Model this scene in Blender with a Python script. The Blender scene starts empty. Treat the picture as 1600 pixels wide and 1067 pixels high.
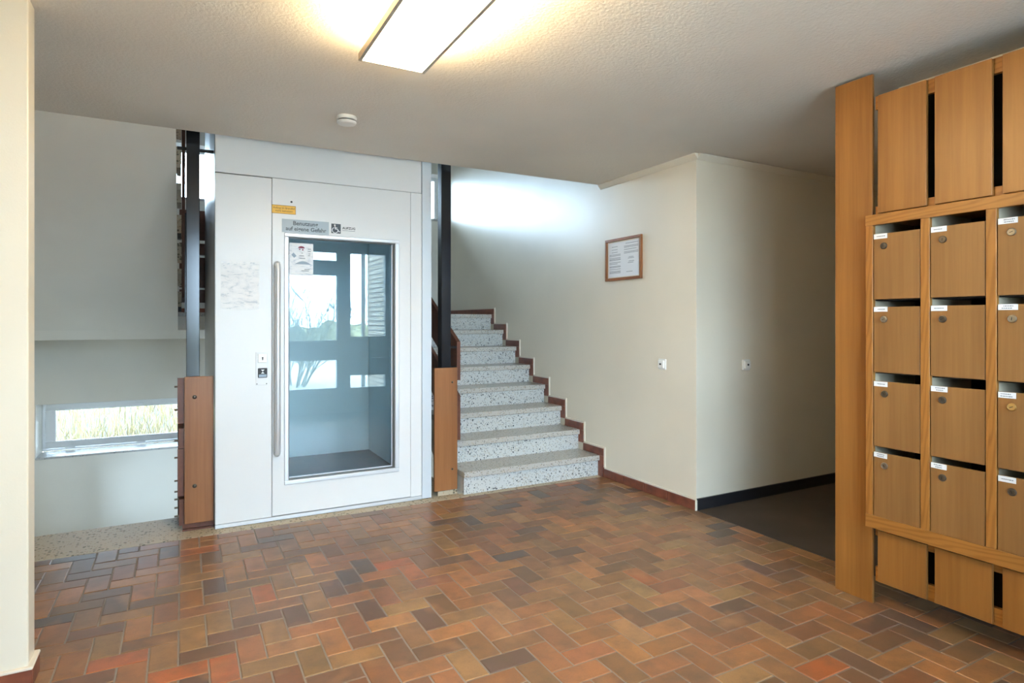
import bpy, bmesh, math, random
from mathutils import Vector, Matrix

random.seed(7)
SC = bpy.context.scene
COL = SC.collection

# ------------------------------------------------------------------ camera
CAM_H = 1.35
YAW = 28.479                      # degrees to the right of +Y
FPX = 949.34                      # focal length in pixels of a 1600 px wide frame
cd = bpy.data.cameras.new('camera')
cd.sensor_width = 36.0
cd.lens = FPX / 1600.0 * 36.0
cd.shift_y = -30.5 / 1600.0
cd.clip_start = 0.02
cd.clip_end = 200
cam = bpy.data.objects.new('camera', cd)
cam.location = (0, 0, CAM_H)
cam.rotation_euler = (math.radians(90), 0, -math.radians(YAW))
COL.objects.link(cam)
SC.camera = cam

# ------------------------------------------------------------------ world, daylight, exposure
SKY = 23.0
w = bpy.data.worlds.new('overcast_sky')
SC.world = w
w.use_nodes = True
bg = w.node_tree.nodes['Background']
bg.inputs['Color'].default_value = (0.60, 0.79, 1.0, 1)
bg.inputs['Strength'].default_value = SKY
SC.view_settings.view_transform = 'Standard'
SC.view_settings.look = 'None'
SC.view_settings.gamma = 1
SC.view_settings.use_curve_mapping = False
SC.view_settings.exposure = 0.68

def portal(name, loc, rot, sx, sy):
    l = bpy.data.lights.new(name, 'AREA')
    l.shape = 'RECTANGLE'; l.size = sx; l.size_y = sy
    l.cycles.is_portal = True
    o = bpy.data.objects.new(name, l)
    o.location = loc; o.rotation_euler = rot
    COL.objects.link(o)
# portals only guide the sky light through the openings, added basement window included
portal('sky_portal_entrance', (1.43, -0.33, 1.25), (math.radians(90), 0, 0), 2.7, 2.4)
portal('sky_portal_stair_window', (1.0, 8.29, 3.13), (math.radians(-90), 0, 0), 4.4, 0.80)
portal('sky_portal_added_window', (-1.66, 6.7, -0.5), (0, math.radians(-90), 0), 1.0, 1.3)  # for the unseen window added in the left wall
portal('sky_portal_low_window', (-0.35, 8.29, 0.21), (math.radians(-90), 0, 0), 2.0, 0.6)

# ------------------------------------------------------------------ materials
def srgb(r, g, b):
    f = lambda c: (c/255/12.92) if c/255 <= 0.04045 else ((c/255+0.055)/1.055)**2.4
    return (f(r), f(g), f(b), 1)

def new_mat(name, color=(0.8, 0.8, 0.8, 1), rough=0.5, metal=0.0, spec=0.5):
    m = bpy.data.materials.new(name)
    m.use_nodes = True
    b = m.node_tree.nodes['Principled BSDF']
    b.inputs['Base Color'].default_value = color
    b.inputs['Roughness'].default_value = rough
    b.inputs['Metallic'].default_value = metal
    b.inputs['Specular IOR Level'].default_value = spec
    return m
class N:
    def __init__(s, m): s.m = m; s.t = m.node_tree; s.b = s.t.nodes['Principled BSDF']
    def n(s, kind, **kw):
        x = s.t.nodes.new(kind)
        for k, v in kw.items(): setattr(x, k, v)
        return x
    def l(s, a, b): s.t.links.new(a, b)
    def coords(s, scale=(1, 1, 1), out='Object', rand=False):
        tc = s.n('ShaderNodeTexCoord'); mp = s.n('ShaderNodeMapping')
        mp.inputs['Scale'].default_value = scale
        s.l(tc.outputs[out], mp.inputs['Vector'])
        if rand:
            oi = s.n('ShaderNodeObjectInfo'); mu = s.n('ShaderNodeVectorMath', operation='SCALE')
            mu.inputs[0].default_value = (37, 91, 53)
            s.l(oi.outputs['Random'], mu.inputs['Scale']); s.l(mu.outputs[0], mp.inputs['Location'])
        return mp.outputs['Vector']
    def noise(s, vec, scale, detail=3, rough=0.5):
        x = s.n('ShaderNodeTexNoise'); x.inputs['Scale'].default_value = scale
        x.inputs['Detail'].default_value = detail; x.inputs['Roughness'].default_value = rough
        s.l(vec, x.inputs['Vector']); return x
    def ramp(s, fac, stops):
        r = s.n('ShaderNodeValToRGB'); e = r.color_ramp.elements
        e[0].position, e[0].color = stops[0]; e[1].position, e[1].color = stops[-1]
        for p, c in stops[1:-1]:
            k = e.new(p); k.color = c
        s.l(fac, r.inputs['Fac']); return r.outputs['Color']
    def mix(s, a, b, fac, mode='MIX'):
        x = s.n('ShaderNodeMix', data_type='RGBA', blend_type=mode)
        for sock, v in ((x.inputs['Factor'], fac), (x.inputs['A'], a), (x.inputs['B'], b)):
            if hasattr(v, 'is_linked'): s.l(v, sock)
            else: sock.default_value = v
        return x.outputs['Result']
    def bump(s, h, strength, dist=0.01):
        x = s.n('ShaderNodeBump'); x.inputs['Strength'].default_value = strength
        x.inputs['Distance'].default_value = dist
        s.l(h, x.inputs['Height']); s.l(x.outputs['Normal'], s.b.inputs['Normal'])
def g(v): return (v, v, v, 1)

def plaster(name, color, rough, bscale, bstr, spec=0.4, var=0.06):
    m = new_mat(name, color, rough, 0, spec); q = N(m)
    v = q.coords()
    big = q.noise(v, 1.3, 3)
    c2 = tuple(c*(1-var) for c in color[:3]) + (1,)
    q.l(q.ramp(big.outputs['Fac'], [(0.35, c2), (0.65, color)]), q.b.inputs['Base Color'])
    q.bump(q.noise(v, bscale, 4).outputs['Fac'], bstr, 0.004)
    return m

def wood(name, dark, light, axis='z', fine=70, rough=0.42, figure=0.0, spec=0.4):
    m = new_mat(name, light, rough, 0, spec); q = N(m)
    sc = {'z': (1, 1, 0.035), 'y': (1, 0.035, 1), 'x': (0.035, 1, 1)}[axis]
    v = q.coords(sc, rand=True)
    n1 = q.noise(v, fine, 5, 0.6)
    n2 = q.noise(v, fine*0.16, 2)
    a = q.ramp(n1.outputs['Fac'], [(0.25, dark), (0.75, light)])
    t = tuple(c*0.80 for c in dark[:3]) + (1,)
    c = q.mix(a, q.ramp(n2.outputs['Fac'], [(0.3, t), (0.7, light)]), 0.45)
    if figure:
        sc2 = {'z': (1, 1, 0.12), 'y': (1, 0.12, 1), 'x': (0.12, 1, 1)}[axis]
        wv = q.n('ShaderNodeTexWave', wave_type='BANDS', bands_direction='DIAGONAL')
        wv.inputs['Scale'].default_value = 26; wv.inputs['Distortion'].default_value = 9
        wv.inputs['Detail'].default_value = 2; wv.inputs['Detail Scale'].default_value = 0.8
        q.l(q.coords(sc2, rand=True), wv.inputs['Vector'])
        c = q.mix(c, q.ramp(wv.outputs['Fac'], [(0.0, t), (0.6, light)]), figure)
    q.l(c, q.b.inputs['Base Color'])
    q.bump(n1.outputs['Fac'], 0.12, 0.002)
    return m

def terrazzo(name, base, chips, scale, dens, rough=0.3):
    m = new_mat(name, base, rough); q = N(m)
    v = q.coords(out='Object')
    col = base
    for i, (c, sc, d) in enumerate(chips):
        vo = q.n('ShaderNodeTexVoronoi'); vo.inputs['Scale'].default_value = sc
        q.l(v, vo.inputs['Vector'])
        sep = q.n('ShaderNodeSeparateColor'); q.l(vo.outputs['Color'], sep.inputs[0])
        lt = q.n('ShaderNodeMath', operation='LESS_THAN'); q.l(sep.outputs[0], lt.inputs[0]); lt.inputs[1].default_value = d
        di = q.n('ShaderNodeMath', operation='LESS_THAN'); q.l(vo.outputs['Distance'], di.inputs[0]); di.inputs[1].default_value = 0.42
        mu = q.n('ShaderNodeMath', operation='MULTIPLY'); q.l(lt.outputs[0], mu.inputs[0]); q.l(di.outputs[0], mu.inputs[1])
        cc = q.mix(c, tuple(x*1.6 for x in c[:3])+(1,), sep.outputs[1])
        col = q.mix(col, cc, mu.outputs[0])
    q.l(col, q.b.inputs['Base Color'])
    return m

def tile_mat(name, attr=None):
    m = new_mat(name, (0.3, 0.15, 0.1, 1), 0.33, 0, 0.38); q = N(m)
    if attr:
        src = q.n('ShaderNodeVertexColor', layer_name=attr).outputs['Color']
    else:
        src = q.n('ShaderNodeObjectInfo').outputs['Color']
    v = q.n('ShaderNodeNewGeometry').outputs['Position']
    n1 = q.noise(v, 9, 3, 0.6); n2 = q.noise(v, 130, 3)
    c = q.mix(src, (0.13, 0.085, 0.05, 1), q.ramp(n1.outputs['Fac'], [(0.42, g(0)), (0.8, g(0.75))]))
    c = q.mix(c, (0.55, 0.28, 0.12, 1), q.ramp(q.noise(v, 5.3, 2).outputs['Fac'], [(0.58, g(0)), (0.85, g(0.5))]))
    c = q.mix(c, (0.1, 0.07, 0.05, 1), q.ramp(n2.outputs['Fac'], [(0.5, g(0)), (0.8, g(0.28))]))
    q.l(c, q.b.inputs['Base Color'])
    rr = q.n('ShaderNodeMapRange'); q.l(n1.outputs['Fac'], rr.inputs['Value'])
    rr.inputs['To Min'].default_value = 0.27; rr.inputs['To Max'].default_value = 0.42
    q.l(rr.outputs[0], q.b.inputs['Roughness'])
    q.bump(n2.outputs['Fac'], 0.10, 0.002)
    return m

def glass_mat(name, tint, ior=1.5):
    m = bpy.data.materials.new(name); m.use_nodes = True
    t = m.node_tree; t.nodes.clear()
    out = t.nodes.new('ShaderNodeOutputMaterial'); mx = t.nodes.new('ShaderNodeMixShader')
    tr = t.nodes.new('ShaderNodeBsdfTransparent'); gl = t.nodes.new('ShaderNodeBsdfGlossy')
    fr = t.nodes.new('ShaderNodeFresnel'); fr.inputs['IOR'].default_value = ior
    tr.inputs['Color'].default_value = tint; gl.inputs['Roughness'].default_value = 0.0
    t.links.new(fr.outputs[0], mx.inputs[0]); t.links.new(tr.outputs[0], mx.inputs[1])
    t.links.new(gl.outputs[0], mx.inputs[2]); t.links.new(mx.outputs[0], out.inputs[0])
    return m

def emit_mat(name, color, s):
    m = new_mat(name, (0.9, 0.9, 0.9, 1), 0.4); b = m.node_tree.nodes['Principled BSDF']
    b.inputs['Emission Color'].default_value = color; b.inputs['Emission Strength'].default_value = s
    return m

M = {}
M['wall'] = plaster('cream_wall_paint', (0.84, 0.765, 0.62, 1), 0.34, 160, 0.08, 0.55)
M['wall_soft'] = plaster('cream_wall_paint_matt', (0.80, 0.765, 0.695, 1), 0.5, 160, 0.10, 0.3)
M['ceiling'] = plaster('rough_plaster_ceiling', (0.82, 0.765, 0.68, 1), 0.85, 75, 0.6, 0.2)
M['cove'] = new_mat('cream_cove', (0.80, 0.73, 0.60, 1), 0.6)
M['lift'] = new_mat('white_lacquered_steel', (0.80, 0.80, 0.79, 1), 0.32, 0, 0.4)
M['lift_grey'] = new_mat('pale_grey_steel', (0.66, 0.71, 0.75, 1), 0.35, 0.1)
M['alu'] = new_mat('brushed_aluminium', (0.72, 0.74, 0.76, 1), 0.38, 0.45)
M['shaft'] = new_mat('polished_steel_sheet', (0.36, 0.36, 0.35, 1), 0.34, 0.6)
M['cabin'] = new_mat('pale_blue_cabin_lining', (0.80, 0.92, 0.97, 1), 0.4)
M['cabin_floor'] = new_mat('dark_cabin_floor', (0.07, 0.095, 0.115, 1), 0.45)
M['reveal'] = new_mat('grey_reveal', (0.16, 0.16, 0.15, 1), 0.45)
M['glass'] = glass_mat('lift_glass', (0.93, 0.98, 0.99, 1), 1.7)
M['pane'] = glass_mat('window_glass', (0.96, 0.98, 0.98, 1), 1.45)
M['black'] = new_mat('black_lacquered_steel', (0.008, 0.011, 0.016, 1), 0.17, 0, 0.55)
M['dark'] = new_mat('dark_plastic', (0.02, 0.02, 0.022, 1), 0.5)
M['seam'] = new_mat('dark_seam', (0.10, 0.10, 0.10, 1), 0.7)
M['newel'] = wood('mahogany_board', (0.21, 0.082, 0.028, 1), (0.36, 0.152, 0.055, 1), 'z', 55, 0.38)
M['guard'] = wood('dark_mahogany_plank', (0.10, 0.035, 0.022, 1), (0.17, 0.065, 0.038, 1), 'y', 50, 0.38)
M['guard_x'] = wood('dark_mahogany_plank_cross', (0.10, 0.035, 0.022, 1), (0.17, 0.065, 0.038, 1), 'x', 50, 0.38)
M['veneer'] = wood('sapele_veneer', (0.25, 0.100, 0.021, 1), (0.39, 0.175, 0.041, 1), 'z', 60, 0.36)
M['box'] = wood('mailbox_veneer', (0.235, 0.112, 0.034, 1), (0.325, 0.165, 0.053, 1), 'z', 85, 0.42)
M['oak'] = wood('orange_oak_stile', (0.31, 0.125, 0.024, 1), (0.44, 0.195, 0.042, 1), 'z', 60, 0.38, 0.42)
M['oak_y'] = wood('orange_oak_rail', (0.31, 0.125, 0.024, 1), (0.44, 0.195, 0.042, 1), 'y', 60, 0.38, 0.42)
M['pale_ply'] = new_mat('pale_plywood', (0.55, 0.47, 0.33, 1), 0.6)
M['cavity_shade'] = new_mat('black_cavity_shade', (0.012, 0.009, 0.007, 1), 0.8)  # near-black colour stands in for the shade inside the mailbox wall
M['nickel'] = new_mat('worn_nickel', (0.13, 0.11, 0.085, 1), 0.35, 0.8)
M['steel_lock'] = new_mat('bright_nickel', (0.36, 0.32, 0.25, 1), 0.3, 0.85)
M['brass'] = new_mat('brass', (0.75, 0.52, 0.20, 1), 0.28, 0.95)
M['paper'] = new_mat('white_paper', (0.84, 0.86, 0.88, 1), 0.7)
M['ink'] = new_mat('grey_ink', (0.22, 0.24, 0.27, 1), 0.7)
M['ink_dark'] = new_mat('dark_ink', (0.03, 0.035, 0.04, 1), 0.6)
M['step'] = terrazzo('speckled_terrazzo_riser', (0.58, 0.58, 0.555, 1), [((0.16, 0.17, 0.17, 1), 95, 0.34), ((0.36, 0.33, 0.28, 1), 70, 0.30), ((0.07, 0.075, 0.08, 1), 60, 0.12)], 80, 0.3)
M['tread'] = terrazzo('speckled_terrazzo_tread', (0.50, 0.47, 0.42, 1), [((0.18, 0.16, 0.14, 1), 95, 0.32), ((0.34, 0.29, 0.23, 1), 70, 0.3)], 80, 0.3, 0.24)
M['sill_stone'] = terrazzo('beige_terrazzo', (0.50, 0.41, 0.285, 1), [((0.13, 0.11, 0.07, 1), 48, 0.26), ((0.28, 0.20, 0.12, 1), 75, 0.3)], 80, 0.3, 0.55)
M['tile'] = tile_mat('fired_clay_tile')
M['tile_far'] = tile_mat('fired_clay_tile_field', 'tint')
M['grout'] = plaster('grey_grout', (0.27, 0.235, 0.20, 1), 0.9, 200, 0.3)
M['skirt'] = new_mat('red_clay_skirting', (0.22, 0.066, 0.038, 1), 0.33)
q = N(M['skirt']); q.l(q.ramp(q.noise(q.coords(rand=True), 12, 3).outputs['Fac'], [(0.3, (0.14, 0.045, 0.03, 1)), (0.7, (0.27, 0.085, 0.045, 1))]), q.b.inputs['Base Color'])
M['mortar'] = new_mat('cream_mortar', (0.78, 0.70, 0.58, 1), 0.8)
M['carpet'] = plaster('charcoal_carpet', (0.095, 0.078, 0.066, 1), 0.95, 500, 0.8, 0.1, 0.3)
M['rubber'] = new_mat('black_rubber_base', (0.018, 0.018, 0.022, 1), 0.4)
M['white_pvc'] = new_mat('white_pvc', (0.80, 0.81, 0.82, 1), 0.35)
M['marble'] = terrazzo('grey_marble_sill', (0.45, 0.44, 0.43, 1), [((0.25, 0.24, 0.24, 1), 60, 0.4)], 60, 0.3)
M['plastic'] = new_mat('white_plastic', (0.88, 0.87, 0.82, 1), 0.3)
M['lamp_frame'] = new_mat('lamp_frame_metal', (0.45, 0.40, 0.33, 1), 0.45, 0.3)
M['lamp'] = emit_mat('lamp_diffuser', (1, 0.79, 0.48, 1), 21.0)
M['lamp_up'] = emit_mat('lamp_side_diffuser', (1, 0.73, 0.37, 1), 230.0)
M['entry'] = new_mat('grey_painted_frame', (0.30, 0.32, 0.32, 1), 0.5)
M['yellow'] = new_mat('yellow_sticker', (0.85, 0.47, 0.04, 1), 0.45)
M['brown_ink'] = new_mat('brown_ink', (0.33, 0.15, 0.01, 1), 0.5)
M['sign_grey'] = new_mat('grey_blue_sign', (0.40, 0.47, 0.52, 1), 0.4)
M['slate'] = new_mat('slate_ink', (0.055, 0.07, 0.085, 1), 0.5)
M['red_print'] = new_mat('maroon_print', (0.25, 0.03, 0.08, 1), 0.6)
M['blue_print'] = new_mat('blue_grey_print', (0.36, 0.44, 0.52, 1), 0.6)
M['frame_wood'] = wood('orange_frame_wood', (0.22, 0.075, 0.025, 1), (0.38, 0.15, 0.05, 1), 'z', 60, 0.3)
M['paving'] = plaster('pale_paving', (0.48, 0.46, 0.42, 1), 0.9, 30, 0.3)
M['soil'] = plaster('dry_meadow_soil', (0.03, 0.025, 0.015, 1), 0.95, 20, 0.5)
M['grass'] = new_mat('dry_grass', (0.55, 0.48, 0.24, 1), 0.8)
q = N(M['grass']); q.l(q.ramp(q.noise(q.coords(), 3, 4).outputs['Fac'], [(0.3, (0.10, 0.09, 0.03, 1)), (0.5, (0.16, 0.125, 0.055, 1)), (0.8, (0.24, 0.19, 0.10, 1))]), q.b.inputs['Base Color'])
M['twig'] = new_mat('grey_green_twig', (0.16, 0.17, 0.12, 1), 0.8)
M['hedge'] = plaster('hedge_green', (0.34, 0.33, 0.18, 1), 0.9, 12, 1.0, 0.2, 0.5)
mb = new_mat('pale_brick', (0.5, 0.45, 0.38, 1), 0.8); q = N(mb)
bt = q.n('ShaderNodeTexBrick'); bt.inputs['Scale'].default_value = 1.0
bt.inputs['Color1'].default_value = (0.74, 0.66, 0.54, 1); bt.inputs['Color2'].default_value = (0.60, 0.52, 0.42, 1)
bt.inputs['Mortar'].default_value = (0.16, 0.14, 0.12, 1); bt.inputs['Brick Width'].default_value = 0.25
bt.inputs['Row Height'].default_value = 0.077; bt.inputs['Mortar Size'].default_value = 0.011
tc = q.n('ShaderNodeTexCoord'); sx = q.n('ShaderNodeSeparateXYZ'); cx = q.n('ShaderNodeCombineXYZ')
q.l(tc.outputs['Object'], sx.inputs[0]); q.l(sx.outputs['Y'], cx.inputs['X']); q.l(sx.outputs['Z'], cx.inputs['Y'])
q.l(cx.outputs[0], bt.inputs['Vector']); q.l(bt.outputs['Color'], q.b.inputs['Base Color'])
M['brick'] = mb
def smudge(name, seed, dark):
    m = new_mat(name, (0.8, 0.83, 0.85, 1), 0.6); q = N(m)
    mp = q.coords((1, 1, 2.6)); n = q.noise(mp, 7, 2, 0.5)
    add = q.n('ShaderNodeVectorMath', operation='ADD'); sc = q.n('ShaderNodeVectorMath', operation='SCALE'); sc.inputs['Scale'].default_value = 0.22
    q.l(n.outputs['Color'], sc.inputs[0]); q.l(mp, add.inputs[0]); q.l(sc.outputs[0], add.inputs[1])
    n2 = q.noise(add.outputs[0], 17, 5, 0.7)
    q.l(q.ramp(n2.outputs['Fac'], [(0.34, dark), (0.46, (0.86, 0.87, 0.88, 1)), (0.6, (0.93, 0.93, 0.93, 1))]), q.b.inputs['Base Color'])
    return m
M['smudge'] = smudge('smudged_print', 1, (0.55, 0.60, 0.65, 1))
M['smudge2'] = smudge('smudged_print_sheet', 2, (0.60, 0.66, 0.72, 1))

# ------------------------------------------------------------------ mesh helpers
ORG = {}
class MB:
    def __init__(s): s.bm = bmesh.new(); s.mi = 0
    def _add(s, verts, faces):
        vs = [s.bm.verts.new(v) for v in verts]
        fs = []
        for f in faces:
            fc = s.bm.faces.new([vs[i] for i in f]); fc.material_index = s.mi; fs.append(fc)
        return vs, fs
    def box(s, x0, x1, y0, y1, z0, z1, bevel=0.0, seg=1):
        vs, fs = s._add([(x0, y0, z0), (x1, y0, z0), (x1, y1, z0), (x0, y1, z0), (x0, y0, z1), (x1, y0, z1), (x1, y1, z1), (x0, y1, z1)],
               [(0, 3, 2, 1), (4, 5, 6, 7), (0, 1, 5, 4), (1, 2, 6, 5), (2, 3, 7, 6), (3, 0, 4, 7)])
        if bevel > 0:
            es = list({e for f in fs for e in f.edges})
            bmesh.ops.bevel(s.bm, geom=es, offset=bevel, segments=seg, affect='EDGES', profile=0.5)
        return s
    def prism(s, poly, axis, a, b):
        """poly: 2-D outline in the two other axes, extruded from a to b along axis"""
        def p3(u, v, t):
            return {'x': (t, u, v), 'y': (u, t, v), 'z': (u, v, t)}[axis]
        n = len(poly)
        vs = [p3(u, v, a) for u, v in poly] + [p3(u, v, b) for u, v in poly]
        fs = [tuple(range(n)), tuple(range(2*n-1, n-1, -1))]
        for i in range(n):
            j = (i+1) % n
            fs.append((i, i+n, j+n, j))
        s._add(vs, fs); return s
    def cyl(s, c, r, h, axis='z', seg=20, r2=None):
        r2 = r if r2 is None else r2
        def p3(u, v, t):
            return {'x': (c[0]+t, c[1]+u, c[2]+v), 'y': (c[0]+u, c[1]+t, c[2]+v), 'z': (c[0]+u, c[1]+v, c[2]+t)}[axis]
        cs = [(math.cos(2*math.pi*i/seg), math.sin(2*math.pi*i/seg)) for i in range(seg)]
        vs = [p3(r*x, r*y, 0) for x, y in cs] + [p3(r2*x, r2*y, h) for x, y in cs]
        fs = [tuple(range(seg-1, -1, -1)), tuple(range(seg, 2*seg))] + [(i, (i+1) % seg, (i+1) % seg+seg, i+seg) for i in range(seg)]
        s._add(vs, fs); return s
    def lathe(s, c, prof, seg=28, axis='z', sign=1):
        vs, fs = [], []
        for r, t in prof:
            for i in range(seg):
                a = 2*math.pi*i/seg; u, v, tt = r*math.cos(a), r*math.sin(a), sign*t
                vs.append({'x': (c[0]+tt, c[1]+u, c[2]+v), 'y': (c[0]+u, c[1]+tt, c[2]+v), 'z': (c[0]+u, c[1]+v, c[2]+tt)}[axis])
        for k in range(len(prof)-1):
            for i in range(seg):
                j = (i+1) % seg
                fs.append((k*seg+i, k*seg+j, (k+1)*seg+j, (k+1)*seg+i))
        fs.append(tuple(range(seg-1, -1, -1))); n = (len(prof)-1)*seg; fs.append(tuple(range(n, n+seg)))
        s._add(vs, fs); return s
    def tube(s, pts, r, seg=10, r1=None):
        pts = [Vector(p) for p in pts]; rings = []
        r1 = r if r1 is None else r1
        up = None
        for i, p in enumerate(pts):
            d = (pts[min(i+1, len(pts)-1)] - pts[max(i-1, 0)]).normalized()
            if up is None: up = d.orthogonal().normalized()
            up = (up - d*up.dot(d)).normalized(); sd = d.cross(up)
            rr = r + (r1-r)*i/max(1, len(pts)-1)
            rings.append([tuple(p + rr*(math.cos(2*math.pi*k/seg)*up + math.sin(2*math.pi*k/seg)*sd)) for k in range(seg)])
        vs = [v for rg in rings for v in rg]; fs = []
        for i in range(len(rings)-1):
            for k in range(seg):
                j = (k+1) % seg
                fs.append((i*seg+k, i*seg+j, (i+1)*seg+j, (i+1)*seg+k))
        fs.append(tuple(range(seg-1, -1, -1))); n = (len(rings)-1)*seg; fs.append(tuple(range(n, n+seg)))
        s._add(vs, fs); return s
    def shift(s, o):
        bmesh.ops.translate(s.bm, verts=s.bm.verts, vec=Vector(o)); return s
    def mesh(s, name, mats, smooth=False):
        bmesh.ops.recalc_face_normals(s.bm, faces=s.bm.faces)
        me = bpy.data.meshes.new(name); s.bm.to_mesh(me); s.bm.free()
        for m in (mats if isinstance(mats, (list, tuple)) else [mats]): me.materials.append(m)
        if smooth:
            me.polygons.foreach_set('use_smooth', [True]*len(me.polygons))
            try: me.set_sharp_from_angle(angle=math.radians(35))
            except Exception: pass
        return me

def link(name, data, parent=None, loc=(0, 0, 0)):
    o = bpy.data.objects.new(name, data); COL.objects.link(o); o.location = loc
    if parent: o.parent = parent
    return o
def tag(o, label=None, cat=None, group=None, kind=None):
    if label: o['label'] = label
    if cat: o['category'] = cat
    if group: o['group'] = group
    if kind: o['kind'] = kind
    return o
def thing(name, label, cat, loc, group=None):
    o = link(name, None, None, loc); o.empty_display_size = 0.1
    ORG[o] = Vector(loc)
    return tag(o, label, cat, group)
def part(name, mbo, mat, parent, smooth=False, label=None):
    """world-coordinate mesh builder -> part of its thing"""
    og = ORG[parent]
    mbo.shift(-og)
    o = link(name, mbo.mesh(name, mat, smooth), parent); ORG[o] = og
    if label: o['label'] = label
    return o
def single(name, mbo, mat, loc, label, cat, group=None, smooth=False):
    mbo.shift(-Vector(loc))
    o = link(name, mbo.mesh(name, mat, smooth), None, loc); ORG[o] = Vector(loc)
    return tag(o, label, cat, group)
def struct(name, mbo, mat, label=None):
    o = link(name, mbo.mesh(name, mat)); ORG[o] = Vector((0, 0, 0))
    o['kind'] = 'structure'
    if label: o['label'] = label
    return o
def B(*a, **k): return MB().box(*a, **k)
def text_mesh(txt, size, bold=0.0):
    c = bpy.data.curves.new('text', 'FONT'); c.body = txt; c.size = size; c.align_x = 'LEFT'; c.offset = bold
    c.resolution_u = 3
    o = bpy.data.objects.new('text', c); COL.objects.link(o)
    dg = bpy.context.evaluated_depsgraph_get(); dg.update()
    me = bpy.data.meshes.new_from_object(o.evaluated_get(dg))
    bpy.data.objects.remove(o); bpy.data.curves.remove(c)
    return me
def text_on_y(name, txt, x0, x1, zbase, y, mat, parent, bold=0.0, size=0.05, height=None):
    """flat lettering standing in a plane of constant y, stretched to run from x0 to x1"""
    me = text_mesh(txt, size, bold)
    xs = [v.co.x for v in me.vertices]; a, b = min(xs), max(xs)
    k = (x1-x0)/(b-a); kz = k if height is None else height/max(v.co.y for v in me.vertices)
    og = ORG[parent]
    for v in me.vertices:
        v.co = Vector((x0+(v.co.x-a)*k, y, zbase+v.co.y*kz)) - og
    me.materials.clear(); me.materials.append(mat); me.name = name
    o = link(name, me, parent); ORG[o] = og
    return o

# ------------------------------------------------------------------ the setting
CEIL = 2.555
XR, XL = 3.24, -1.42              # stair wall, left wall
YB = 7.85                         # back wall of the stairwell
YE = -0.22                        # inner face of the entrance front
YS = 4.335                        # edge of the slab over the hall
TOP = 5.4

# floor slab (the joints) and its clay tiles
floor = struct('floor', MB().box(XL, XR, YE-0.1, 4.295, -0.15, -0.0035), M['grout'], 'hall floor of clay tiles laid in herringbone')
W = 0.1054; L2 = 2*W; J = 0.0065
PAL = [((0.30, 0.130, 0.054), 6), ((0.35, 0.158, 0.062), 4), ((0.24, 0.108, 0.051), 7), ((0.18, 0.094, 0.050), 6), ((0.25, 0.132, 0.058), 6),
       ((0.145, 0.082, 0.053), 3), ((0.105, 0.072, 0.057), 1.0), ((0.36, 0.115, 0.042), 0.8), ((0.31, 0.168, 0.070), 3)]
def tint():
    r = random.random()*sum(p[1] for p in PAL)
    for c, wt in PAL:
        r -= wt
        if r <= 0: break
    k = random.uniform(0.86, 1.12)
    return tuple(x*k*random.uniform(0.95, 1.05) for x in c)
def project(x, y, z):
    s, c = math.sin(math.radians(YAW)), math.cos(math.radians(YAW))
    zc = x*s + y*c; xc = x*c - y*s
    if zc < 0.05: return None
    return 800 + FPX*xc/zc, 503 - FPX*(z-CAM_H)/zc
tiles = []
FX0, FX1, FY0, FY1 = XL, XR-0.002, YE+0.002, 4.290
for k in range(-70, 70):
    for m_ in range(-40, 40):
        a = 1.4615 + k*W + L2*m_; b = 2.090 + k*W - L2*m_
        for (x0, x1, y0, y1) in ((a, a+L2, b, b+W), (a, a+W, b+W, b+3*W)):
            x0, x1, y0, y1 = x0+J/2, x1-J/2, y0+J/2, y1-J/2
            cx0, cx1, cy0, cy1 = max(x0, FX0), min(x1, FX1), max(y0, FY0), min(y1, FY1)
            if cx1-cx0 < 0.012 or cy1-cy0 < 0.012: continue
            full = (cx0, cx1, cy0, cy1) == (x0, x1, y0, y1)
            tiles.append((cx0, cx1, cy0, cy1, full))
def seen_area(t):
    x0, x1, y0, y1, f = t
    cx, cy = (x0+x1)/2, (y0+y1)/2
    ps = [project(*p, 0) for p in ((x0, y0), (x1, y0), (x1, y1), (x0, y1))]
    if any(p is None for p in ps): return 0
    c = project(cx, cy, 0)
    if not (-30 < c[0] < 1630 and c[1] < 1085): return 0
    if cy > 2.85 and cx*2.87/cy < -0.5: return 0
    if cx < -0.5 and cy < 2.9: return 0
    if cx > 2.96 and cy < 1.95: return 0
    if cx > 2.9 and cx*1.93/cy > 0 and cy > 1.93 and cx/cy > 2.91/1.93: return 0
    return abs(sum(ps[i][0]*ps[(i+1) % 4][1]-ps[(i+1) % 4][0]*ps[i][1] for i in range(4)))/2
tiles.sort(key=seen_area, reverse=True)
def tile_box(mbx, x0, x1, y0, y1, z1=0.0, bv=0.0025):
    vs = [(x0, y0, -0.01), (x1, y0, -0.01), (x1, y1, -0.01), (x0, y1, -0.01), (x0, y0, z1-bv), (x1, y0, z1-bv), (x1, y1, z1-bv), (x0, y1, z1-bv),
          (x0+bv, y0+bv, z1), (x1-bv, y0+bv, z1), (x1-bv, y1-bv, z1), (x0+bv, y1-bv, z1)]
    fs = [(8, 9, 10, 11)]
    for i in range(4):
        j = (i+1) % 4
        fs += [(i, j, j+4, i+4), (i+4, j+4, j+8, i+8)]
    return mbx._add(vs, fs)
shared = {}
for n_, (x0, x1, y0, y1, full) in enumerate(tiles[:300]):
    dx, dy = x1-x0, y1-y0
    key = (round(dx, 4), round(dy, 4))
    if key not in shared:
        mm = MB(); tile_box(mm, -dx/2, dx/2, -dy/2, dy/2); shared[key] = mm.mesh('tile', M['tile'])
    o = link('tile', shared[key], floor, ((x0+x1)/2, (y0+y1)/2, random.uniform(-0.0008, 0.0002)))
    o.rotation_euler = (random.uniform(-0.004, 0.004), random.uniform(-0.004, 0.004), random.uniform(-0.004, 0.004))
    o.color = tint() + (1,)
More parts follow.
